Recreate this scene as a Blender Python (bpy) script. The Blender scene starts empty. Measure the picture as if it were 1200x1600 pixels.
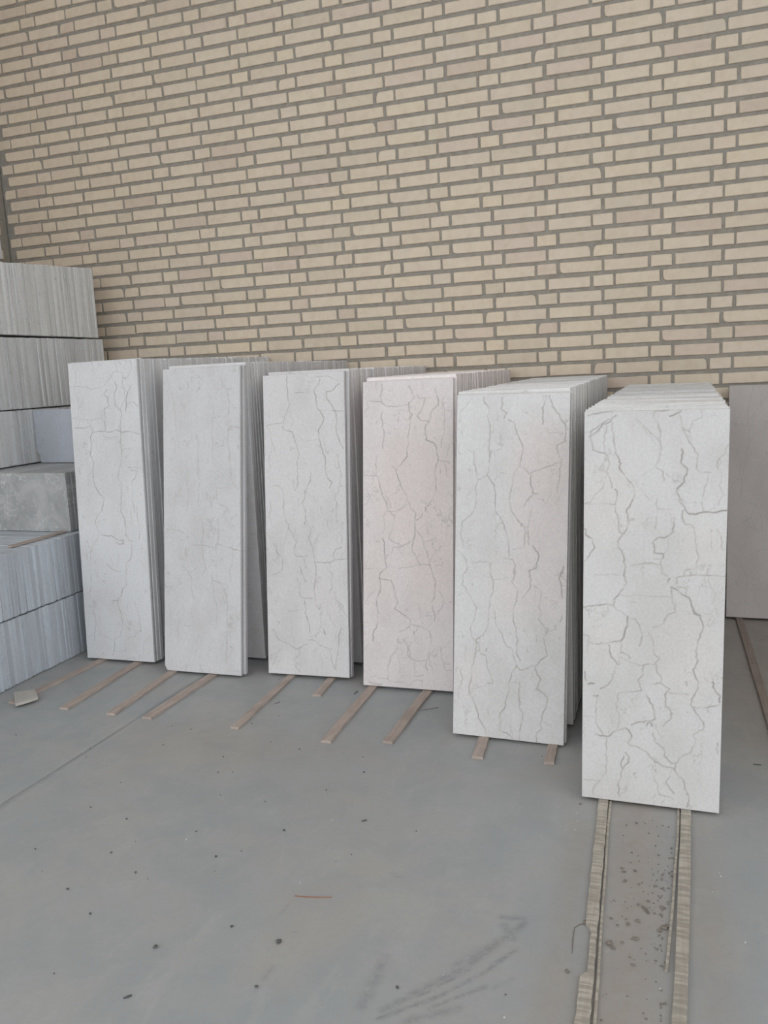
import bpy, math, random
import numpy as np
from mathutils import Matrix, Vector

scene = bpy.context.scene
col = scene.collection

# ------------------------------------------------------------------ camera
YAW, PITCH, ROLL = 0.334197, -0.166293, 0.048408
CAM = Vector((0.5691, -4.2504, 1.195))
FOCAL_PX = 1296.73
_R = (Matrix.Rotation(YAW, 3, 'Z') @ Matrix.Rotation(PITCH, 3, 'X') @ Matrix.Rotation(ROLL, 3, 'Y'))
cam_data = bpy.data.cameras.new('camera')
cam_data.sensor_fit = 'VERTICAL'
cam_data.sensor_height = 36.0
cam_data.lens = FOCAL_PX / 1600.0 * 36.0
cam_data.clip_start = 0.05
cam_data.clip_end = 200
cam = bpy.data.objects.new('camera', cam_data)
col.objects.link(cam)
M4 = Matrix((
    (_R[0][0], _R[0][2], -_R[0][1], CAM.x),
    (_R[1][0], _R[1][2], -_R[1][1], CAM.y),
    (_R[2][0], _R[2][2], -_R[2][1], CAM.z),
    (0, 0, 0, 1)))
cam.matrix_world = M4
scene.camera = cam

# ------------------------------------------------------------------ daylight: even, overcast sky
world = bpy.data.worlds.new('overcast_sky')
scene.world = world
world.use_nodes = True
_bg = world.node_tree.nodes['Background']
_bg.inputs['Color'].default_value = (0.945, 0.975, 1.0, 1)
_bg.inputs['Strength'].default_value = 1.72

vs = scene.view_settings
vs.view_transform = 'Standard'
vs.look = 'None'
vs.gamma = 1.0
vs.use_curve_mapping = False
vs.exposure = 0.0

rng = random.Random(11)
npr = np.random.RandomState(5)


# ------------------------------------------------------------------ helpers
def tag(o, label=None, cat=None, group=None, kind=None):
    if label: o['label'] = label
    if cat: o['category'] = cat
    if group: o['group'] = group
    if kind: o['kind'] = kind
    return o


def mesh(name, v, f, mat=None, smooth=False):
    me = bpy.data.meshes.new(name)
    me.from_pydata([tuple(map(float, p)) for p in v], [], [tuple(map(int, q)) for q in f])
    if mat: me.materials.append(mat)
    if smooth: me.shade_smooth()
    me.update()
    return me


def link(name, me, parent=None, loc=None, mw=None):
    o = bpy.data.objects.new(name, me)
    col.objects.link(o)
    if parent: o.parent = parent
    if loc: o.location = loc
    if mw is not None: o.matrix_world = mw
    return o


class Join:
    def __init__(s): s.v = []; s.f = []; s.n = 0
    def add(s, v, f, mw=None):
        if mw is not None:
            v = [mw @ Vector(p) for p in v]
        s.v.extend([tuple(p) for p in v]); s.f.extend([tuple(i + s.n for i in q) for q in f]); s.n += len(v)


def cbox(x0, x1, y0, y1, z0, z1, c=0.001, jit=0.0, chips=()):
    """box with chamfered arrises (24 verts, 44 tris); chips: {corner: size} knocks a corner back"""
    X, Y, Z = (x0, x1), (y0, y1), (z0, z1)
    v = []; idx = {}
    for ix in (0, 1):
        for iy in (0, 1):
            for iz in (0, 1):
                k = dict(chips).get((ix, iy, iz), 0)
                sx, sy, sz = (1 - 2 * ix), (1 - 2 * iy), (1 - 2 * iz)
                cc = c + k
                jx, jy, jz = (rng.uniform(-jit, jit) for _ in range(3))
                px, py, pz = X[ix] + jx, Y[iy] + jy * .3, Z[iz] + jz
                for a in range(3):
                    p = [px + sx * cc, py + sy * min(cc, (y1 - y0) * .45), pz + sz * cc]
                    p[a] = (px, py, pz)[a]
                    idx[(ix, iy, iz, a)] = len(v); v.append(tuple(p))
    I = idx; f = []
    for a in range(3):
        b, d = (a + 1) % 3, (a + 2) % 3
        for s in (0, 1):
            def k(p, q):
                t = [0, 0, 0]; t[a] = s; t[b] = p; t[d] = q
                return I[(t[0], t[1], t[2], a)]
            q = [k(0, 0), k(1, 0), k(1, 1), k(0, 1)]
            f.append(q if s else q[::-1])
    for a in range(3):          # edges parallel to axis a
        b, d = (a + 1) % 3, (a + 2) % 3
        for p in (0, 1):
            for q in (0, 1):
                def k(s, ax):
                    t = [0, 0, 0]; t[a] = s; t[b] = p; t[d] = q
                    return I[(t[0], t[1], t[2], ax)]
                quad = [k(0, b), k(1, b), k(1, d), k(0, d)]
                f.append(quad if (p == q) else quad[::-1])
    for ix in (0, 1):
        for iy in (0, 1):
            for iz in (0, 1):
                t = [I[(ix, iy, iz, a)] for a in range(3)]
                f.append(t if (ix + iy + iz) % 2 else t[::-1])
    return v, f


def ruled(path, prof):
    """sweep a closed profile [(side, up)] along path points [(x, y, z, widthscale)] ; capped"""
    v = []; f = []; n = len(prof)
    for i, p in enumerate(path):
        a = path[max(0, i - 1)]; b = path[min(len(path) - 1, i + 1)]
        d = Vector((b[0] - a[0], b[1] - a[1], 0)).normalized()
        s = Vector((d.y, -d.x, 0))
        for (q, u) in prof:
            v.append((p[0] + s.x * q * p[3], p[1] + s.y * q * p[3], p[2] + u))
    for i in range(len(path) - 1):
        for j in range(n):
            k = (j + 1) % n
            f.append((i * n + j, i * n + k, (i + 1) * n + k, (i + 1) * n + j))
    f.append(tuple(range(n - 1, -1, -1)))
    f.append(tuple((len(path) - 1) * n + j for j in range(n)))
    return v, f


def rock(r, seed, flat=0.6, stretch=(1, 1)):
    g = random.Random(seed)
    t = (1 + 5 ** .5) / 2
    v = [(-1, t, 0), (1, t, 0), (-1, -t, 0), (1, -t, 0), (0, -1, t), (0, 1, t), (0, -1, -t), (0, 1, -t),
         (t, 0, -1), (t, 0, 1), (-t, 0, -1), (-t, 0, 1)]
    f = [(0, 11, 5), (0, 5, 1), (0, 1, 7), (0, 7, 10), (0, 10, 11), (1, 5, 9), (5, 11, 4), (11, 10, 2), (10, 7, 6),
         (7, 1, 8), (3, 9, 4), (3, 4, 2), (3, 2, 6), (3, 6, 8), (3, 8, 9), (4, 9, 5), (2, 4, 11), (6, 2, 10), (8, 6, 7), (9, 8, 1)]
    out = []
    for p in v:
        s = r / 1.9 * g.uniform(.7, 1.25)
        out.append((p[0] * s * stretch[0], p[1] * s * stretch[1], p[2] * s * flat))
    m = min(p[2] for p in out)
    return [(p[0], p[1], p[2] - m - r * .04) for p in out], f


# ------------------------------------------------------------------ materials
class NT:
    def __init__(s, name, rough=.7, spec=.3):
        s.m = bpy.data.materials.new(name); s.m.use_nodes = True
        s.t = s.m.node_tree; s.b = s.t.nodes['Principled BSDF']
        s.b.inputs['Roughness'].default_value = rough
        s.b.inputs['Specular IOR Level'].default_value = spec
    def n(s, typ, **kw):
        o = s.t.nodes.new(typ)
        for k, v in kw.items(): setattr(o, k, v)
        return o
    def l(s, a, b): s.t.links.new(a, b)
    def setin(s, sock, val):
        if hasattr(val, 'is_linked'): s.l(val, sock)
        else: sock.default_value = val
    def math(s, op, a, b=0.0, c=0.0, clamp=False):
        o = s.n('ShaderNodeMath', operation=op, use_clamp=clamp)
        for i, v in enumerate((a, b, c)):
            if i < len(o.inputs): s.setin(o.inputs[i], v)
        return o.outputs[0]
    def mix(s, fac, a, b, blend='MIX'):
        o = s.n('ShaderNodeMix', data_type='RGBA', blend_type=blend)
        s.setin(o.inputs[0], fac)
        s.setin(o.inputs[6], a if hasattr(a, 'is_linked') else (*a, 1) if len(a) == 3 else a)
        s.setin(o.inputs[7], b if hasattr(b, 'is_linked') else (*b, 1) if len(b) == 3 else b)
        return o.outputs[2]
    def vmath(s, op, a, b):
        o = s.n('ShaderNodeVectorMath', operation=op)
        s.setin(o.inputs[0], a); s.setin(o.inputs[1], b)
        return o.outputs[0]
    def noise(s, vec, scale, detail=3, rough=.55, dist=0.0):
        o = s.n('ShaderNodeTexNoise')
        if vec is not None: s.l(vec, o.inputs['Vector'])
        o.inputs['Scale'].default_value = scale; o.inputs['Detail'].default_value = detail
        o.inputs['Roughness'].default_value = rough; o.inputs['Distortion'].default_value = dist
        return o.outputs['Fac'], o.outputs['Color']
    def ramp(s, fac, a, b, va=0.0, vb=1.0):
        o = s.n('ShaderNodeMapRange', interpolation_type='SMOOTHSTEP')
        s.setin(o.inputs[0], fac)
        for i, v in enumerate((a, b, va, vb)): s.setin(o.inputs[i + 1], v)
        return o.outputs[0]
    def attr(s, name):
        return s.n('ShaderNodeAttribute', attribute_name=name).outputs['Fac']
    def obj(s): return s.n('ShaderNodeTexCoord').outputs['Object']
    def pos(s): return s.n('ShaderNodeNewGeometry').outputs['Position']
    def rand(s):
        a = s.n('ShaderNodeObjectInfo').outputs['Random']
        b = s.n('ShaderNodeNewGeometry').outputs['Random Per Island']
        return s.math('FRACT', s.math('ADD', a, b))
    def scale(s, vec, sc): return s.vmath('MULTIPLY', vec, sc)
    def color(s, c): s.setin(s.b.inputs['Base Color'], c if hasattr(c, 'is_linked') else (*c, 1))
    def bump(s, h, strength=.3, dist=.002):
        o = s.n('ShaderNodeBump'); o.inputs['Strength'].default_value = strength
        o.inputs['Distance'].default_value = dist
        s.l(h, o.inputs['Height']); s.l(o.outputs[0], s.b.inputs['Normal'])


def marble_material(name, vein_col, micro, use_obj_color=True, base=(.68, .67, .66), spread=.10, patch=(.64, .60, .57)):
    k = NT(name, rough=.5, spec=.3)
    oc = k.obj()
    info = k.n('ShaderNodeObjectInfo')
    rnd = k.rand()
    off = k.n('ShaderNodeCombineXYZ')
    for i, m in enumerate((31.0, 17.0, 53.0)): k.l(k.math('MULTIPLY', rnd, m), off.inputs[i])
    p = k.vmath('ADD', oc, off.outputs[0])
    basec = info.outputs['Color'] if use_obj_color else k.mix(0.0, base, base)
    nf, _ = k.noise(k.scale(p, (1, 1, .6)), 7, 3)
    c = k.mix(k.ramp(nf, .38, .68), basec, k.mix(1.0, basec, patch, 'MULTIPLY'))
    c = k.mix(.22, basec, c)
    # pink clouds painted where the stone has them
    c = k.mix(k.attr('pink'), c, (.82, .72, .69))
    # mottled grain
    ng, _ = k.noise(p, 130, 3, .7)
    c = k.mix(k.ramp(ng, .30, .72, .0, 1.0), k.mix(1.0, c, (.90, .90, .90), 'MULTIPLY'), c)
    # micro veins: distorted cell edges, stretched along the slab
    _, nd = k.noise(p, 9, 4, .7)
    vd = k.vmath('ADD', k.scale(p, (1, 1, .45)), k.scale(k.vmath('SUBTRACT', nd, (.5, .5, .5)), (.10, .10, .10)))
    vo = k.n('ShaderNodeTexVoronoi', feature='DISTANCE_TO_EDGE'); vo.inputs['Scale'].default_value = 13
    k.l(vd, vo.inputs['Vector'])
    nm, _ = k.noise(p, 14, 2)
    mv = k.math('MULTIPLY', k.ramp(vo.outputs['Distance'], .0, .03, 1.0, .0), k.ramp(nm, .50, .66))
    c = k.mix(k.math('MULTIPLY', mv, micro), c, vein_col)
    # flecks
    nk, _ = k.noise(k.scale(p, (1, 1, .7)), 75, 2, .6)
    nl, _ = k.noise(p, 11, 2)
    fl = k.math('MULTIPLY', k.ramp(nk, .66, .76), k.ramp(nl, .46, .62))
    c = k.mix(k.math('MULTIPLY', fl, .45), c, vein_col)
    # traced veins
    c = k.mix(k.math('MINIMUM', k.attr('vein'), .95), c, vein_col)
    # slab-to-slab tone
    tone = k.math('MULTIPLY_ADD', rnd, spread, 1 - spread * .6)
    tc = k.n('ShaderNodeCombineColor')
    for i in range(3): k.l(tone, tc.inputs[i])
    c = k.mix(1.0, c, tc.outputs[0], 'MULTIPLY')
    k.color(c)
    k.bump(k.math('ADD', ng, k.math('MULTIPLY', k.attr('vein'), -1.0)), .10, .001)
    return k.m


MAT_MARBLE = marble_material('marble_cream', (.30, .27, .26), .35, spread=.03)
MAT_EDGE = marble_material('marble_cream_packed', (.42, .39, .37), .4, spread=.14)
MAT_BLUE = marble_material('marble_blue_grey', (.30, .32, .36), .4, spread=.14)


def grey_marble():
    k = NT('marble_dark_grey', .45, .35)
    p = k.obj()
    n1, _ = k.noise(p, 9, 5, .65, .8)
    c = k.mix(k.ramp(n1, .3, .7), (.35, .355, .36), (.48, .485, .49))
    n2, nc = k.noise(p, 6, 4, .7, .5)
    vo = k.n('ShaderNodeTexVoronoi', feature='DISTANCE_TO_EDGE'); vo.inputs['Scale'].default_value = 9
    k.l(k.vmath('ADD', p, k.scale(nc, (.35, .35, .35))), vo.inputs['Vector'])
    c = k.mix(k.math('MULTIPLY', k.ramp(vo.outputs['Distance'], 0, .05, 1, 0), k.ramp(n2, .40, .55, .0, .8)), c, (.62, .63, .63))
    n3, _ = k.noise(p, 60, 4, .75)
    c = k.mix(k.ramp(n3, .5, .72, 0, .35), c, (.25, .255, .26))
    k.color(c)
    return k.m
MAT_GREY = grey_marble()


def brick_material():
    k = NT('beige_brick', .85, .2)
    r = k.rand()
    cr = k.n('ShaderNodeValToRGB'); e = cr.color_ramp.elements
    e[0].position = 0; e[0].color = (0.714, 0.614, 0.488, 1)
    e[1].position = 1; e[1].color = (0.693, 0.572, 0.462, 1)
    for p, c in ((.22, (0.772, 0.651, 0.514, 1)), (.45, (0.793, 0.677, 0.541, 1)), (.62, (0.761, 0.651, 0.530, 1)), (.80, (0.798, 0.683, 0.525, 1)), (.93, (0.745, 0.619, 0.514, 1))):
        q = e.new(p); q.color = c
    k.l(r, cr.inputs[0])
    p = k.pos()
    n1, _ = k.noise(p, 22, 4, .6)
    c = k.mix(k.ramp(n1, .35, .75, 0, .55), cr.outputs[0], k.mix(1.0, cr.outputs[0], (.86, .83, .80), 'MULTIPLY'))
    n2, _ = k.noise(k.scale(p, (1, 1, 1.6)), 6, 4, .65)
    c = k.mix(k.ramp(n2, .55, .75, 0, .35), c, (.62, .58, .52))      # grey wash of mortar smears
    n3, _ = k.noise(p, 3.1, 2)
    c = k.mix(k.ramp(n3, .5, .7, 0, .25), c, (.77, .64, .54))
    ng, _ = k.noise(p, 240, 3, .7)
    c = k.mix(k.ramp(ng, .60, .72, 0, .25), c, (.42, .36, .29))
    k.color(c)
    k.bump(k.math('ADD', ng, k.math('MULTIPLY', n1, 2.0)), .35, .0015)
    return k.m
MAT_BRICK = brick_material()


def mortar_material():
    k = NT('grey_mortar', .95, .1)
    p = k.pos()
    n1, _ = k.noise(p, 30, 4, .7); n2, _ = k.noise(p, 2.5, 3)
    c = k.mix(k.ramp(n1, .3, .7), (.30, .275, .235), (.385, .355, .31))
    c = k.mix(k.ramp(n2, .45, .7, 0, .5), c, (.34, .325, .30))
    k.color(c); k.bump(n1, .5, .003)
    return k.m
MAT_MORTAR = mortar_material()


def concrete_material():
    k = NT('floor_concrete', .5, .35)
    p = k.pos()
    n1, _ = k.noise(p, 1.3, 5, .6, .4); n2, _ = k.noise(p, 5.5, 6, .65, .3); n3, _ = k.noise(p, 60, 4, .7)
    c = k.mix(k.ramp(n1, .38, .64), (.36, .375, .38), (.40, .395, .38))
    c = k.mix(k.ramp(n2, .42, .64, 0, .6), c, (.335, .35, .36))
    n4, _ = k.noise(k.scale(p, (1, .35, 1)), 14, 5, .7, .5)
    c = k.mix(k.ramp(n4, .52, .70, 0, .45), c, (.44, .44, .43))
    n7, _ = k.noise(p, 2.1, 4, .6, .6)
    c = k.mix(k.ramp(n7, .50, .66, 0, .5), c, (.40, .375, .35))
    n8, _ = k.noise(k.vmath('ADD', p, (7.3, 3.1, 0)), 180, 2, .7)
    c = k.mix(k.ramp(n8, .66, .74, 0, .5), c, (.25, .25, .25))
    c = k.mix(k.ramp(n3, .35, .75, 0, .25), c, (.32, .32, .315))
    n5, _ = k.noise(k.scale(p, (1, 1, 1)), 26, 5, .75)
    du = k.math('MULTIPLY', k.attr('dust_shade'), k.ramp(n5, .25, .75, .5, 1.0))
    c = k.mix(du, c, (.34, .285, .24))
    n6, _ = k.noise(p, 45, 4, .8)
    sc = k.math('MULTIPLY', k.attr('scuff'), k.ramp(n6, .3, .62, .15, 1.0))
    c = k.mix(sc, c, (.14, .145, .15))
    k.color(c)
    k.setin(k.b.inputs['Roughness'], k.ramp(n2, .3, .7, .42, .62))
    k.bump(k.math('ADD', n3, n2), .12, .002)
    return k.m
MAT_FLOOR = concrete_material()


def wood_material(name, a, b, wave=0.0):
    k = NT(name, .8, .2)
    p = k.pos()
    n1, _ = k.noise(k.scale(p, (1, .06, 1)), 160, 4, .6)
    c = k.mix(k.ramp(n1, .3, .7), a, b)
    n2, _ = k.noise(p, 9, 3)
    c = k.mix(k.ramp(n2, .45, .7, 0, .4), c, tuple(x * .75 for x in a))
    if wave:
        n3, _ = k.noise(k.scale(p, (.15, 1, 1)), 95, 2, .4)
        c = k.mix(k.ramp(n3, .42, .58, .0, wave), c, tuple(x * .62 for x in a))
        k.bump(n3, .6, .003)
    else:
        k.bump(n1, .25, .001)
    k.color(c)
    return k.m
MAT_WOOD = wood_material('batten_wood', (.40, .325, .285), (.50, .42, .37))
MAT_WOODG = wood_material('batten_wood_grey', (.44, .395, .335), (.52, .475, .41), .55)
MAT_WOODD = wood_material('batten_wood_dull', (.27, .22, .195), (.35, .29, .26))  # same wood in darker tones, for the right-hand battens


def plain(name, c, rough=.85, var=.25, sc=120):
    k = NT(name, rough, .2)
    n, _ = k.noise(k.obj(), sc, 3)
    k.color(k.mix(k.ramp(n, .3, .7, 0, 1), c, tuple(x * (1 - var) for x in c)))
    return k.m
MAT_GRIT = plain('dark_grit', (.13, .13, .13))
MAT_CHIP = plain('white_chip', (.68, .67, .65))
MAT_CLOD = plain('mud_clod', (.26, .225, .19))
MAT_STICK = plain('rust_stick', (.36, .19, .13))
MAT_DIRT = plain('joint_dirt', (.07, .065, .06))
MAT_ROOF = plain('roof_sheet', (.74, .75, .76), .6, .1, 3)
MAT_PLASTER = plain('pale_stone', (.62, .63, .64), .7, .06, 14)

# ------------------------------------------------------------------ traced data (millimetres)
SCUFFS = """10 5:62,-2945 195,-2782 283,-2622
6 6:63,-2965 164,-2874
5 5:139,-2903 235,-2787 272,-2721
5 5:148,-2914 239,-2832
8 5:230,-2617 276,-2610
10 5:240,-2642 267,-2680
14 4:20,-2805 22,-2876 23,-2942
8 3:-195,-2928 -192,-2891
4 4:171,-2820 130,-2869
4 5:237,-2771 281,-2710
3 5:250,-2836 290,-2795
10 4:169,-2789 234,-2697
11 4:114,-2958 202,-2899
3 5:-63,-2520 -25,-2537
2 3:-272,-2448 -229,-2462
3 3:-246,-2734 -254,-2692
2 3:-210,-2790 -187,-2776
3 6:116,-2895 199,-2797
4 6:192,-2767 262,-2664"""
DARK = "-997,-2439,4 -854,-2468,5 -1002,-2658,4 -790,-2622,5 -625,-2478,4 -760,-2560,2 -513,-2569,6 -461,-2530,3 -482,-2626,2 -674,-2682,5 -628,-2697,2 -796,-2783,6 -680,-2847,5 -338,-2802,6 -198,-2954,6 -626,-3032,3 -911,-2737,2 -395,-2414,6 -368,-2185,4 -179,-2475,3 -205,-2513,2 -741,-2160,4 -697,-2150,3 -1003,-2290,3 -515,-2288,3 -660,-2286,3 74,-2881,6 -51,-2331,3 -298,-2055,5 281,-2843,3 -1593,-2081,4 -1252,-2115,3 -1224,-2171,3 -1025,-2029,4 -1082,-1891,3 -999,-1899,4 -778,-2062,4 -808,-1808,4 -743,-1726,3 -675,-1929,3 -558,-1955,4 -1181,-1585,3 -337,-1960,3 207,-1829,3 -902,-1396,3 -297,-2034,2"
WHITE = "-288,-2334,5 -256,-2616,4 -21,-2217,5 17,-2095,3 152,-2823,3 289,-2900,4 -608,-1702,6 344,-2141,3 349,-2179,3 349,-2224,4 325,-2230,3 691,-2329,3 694,-2343,4 682,-2315,2 673,-2409,3 728,-2569,4 563,-2749,4 -631,-2518,5 -849,-2477,2"
CLOD = "472,-2367,5 478,-2381,6 483,-2414,6 503,-2370,6 514,-2498,5 515,-2556,8 496,-2572,7 569,-2566,12 578,-2557,9 513,-2616,9 462,-2646,12 556,-2637,5 572,-2672,4 572,-2787,4 565,-2496,8 535,-2481,6 550,-2419,6 566,-2424,6 587,-2371,7 580,-2360,5 499,-2155,6 520,-2150,4 349,-2091,7 410,-2591,10 388,-2750,8 520,-2414,4 460,-2562,6 560,-2577,8 470,-2656,7"
TWIGS = [(-0.4403, -3.0528, -0.4293, -3.041, 0.0072), (-0.2079, -2.321, -0.1966, -2.3115, 0.0072), (-0.8085, -1.6277, -0.7952, -1.6064, 0.0036), (-0.5493, -1.4782, -0.5461, -1.4451, 0.0054), (0.8149, -1.7426, 0.8375, -1.7414, 0.0054), (0.5224, -2.5027, 0.5378, -2.526, 0.009)]
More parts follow.
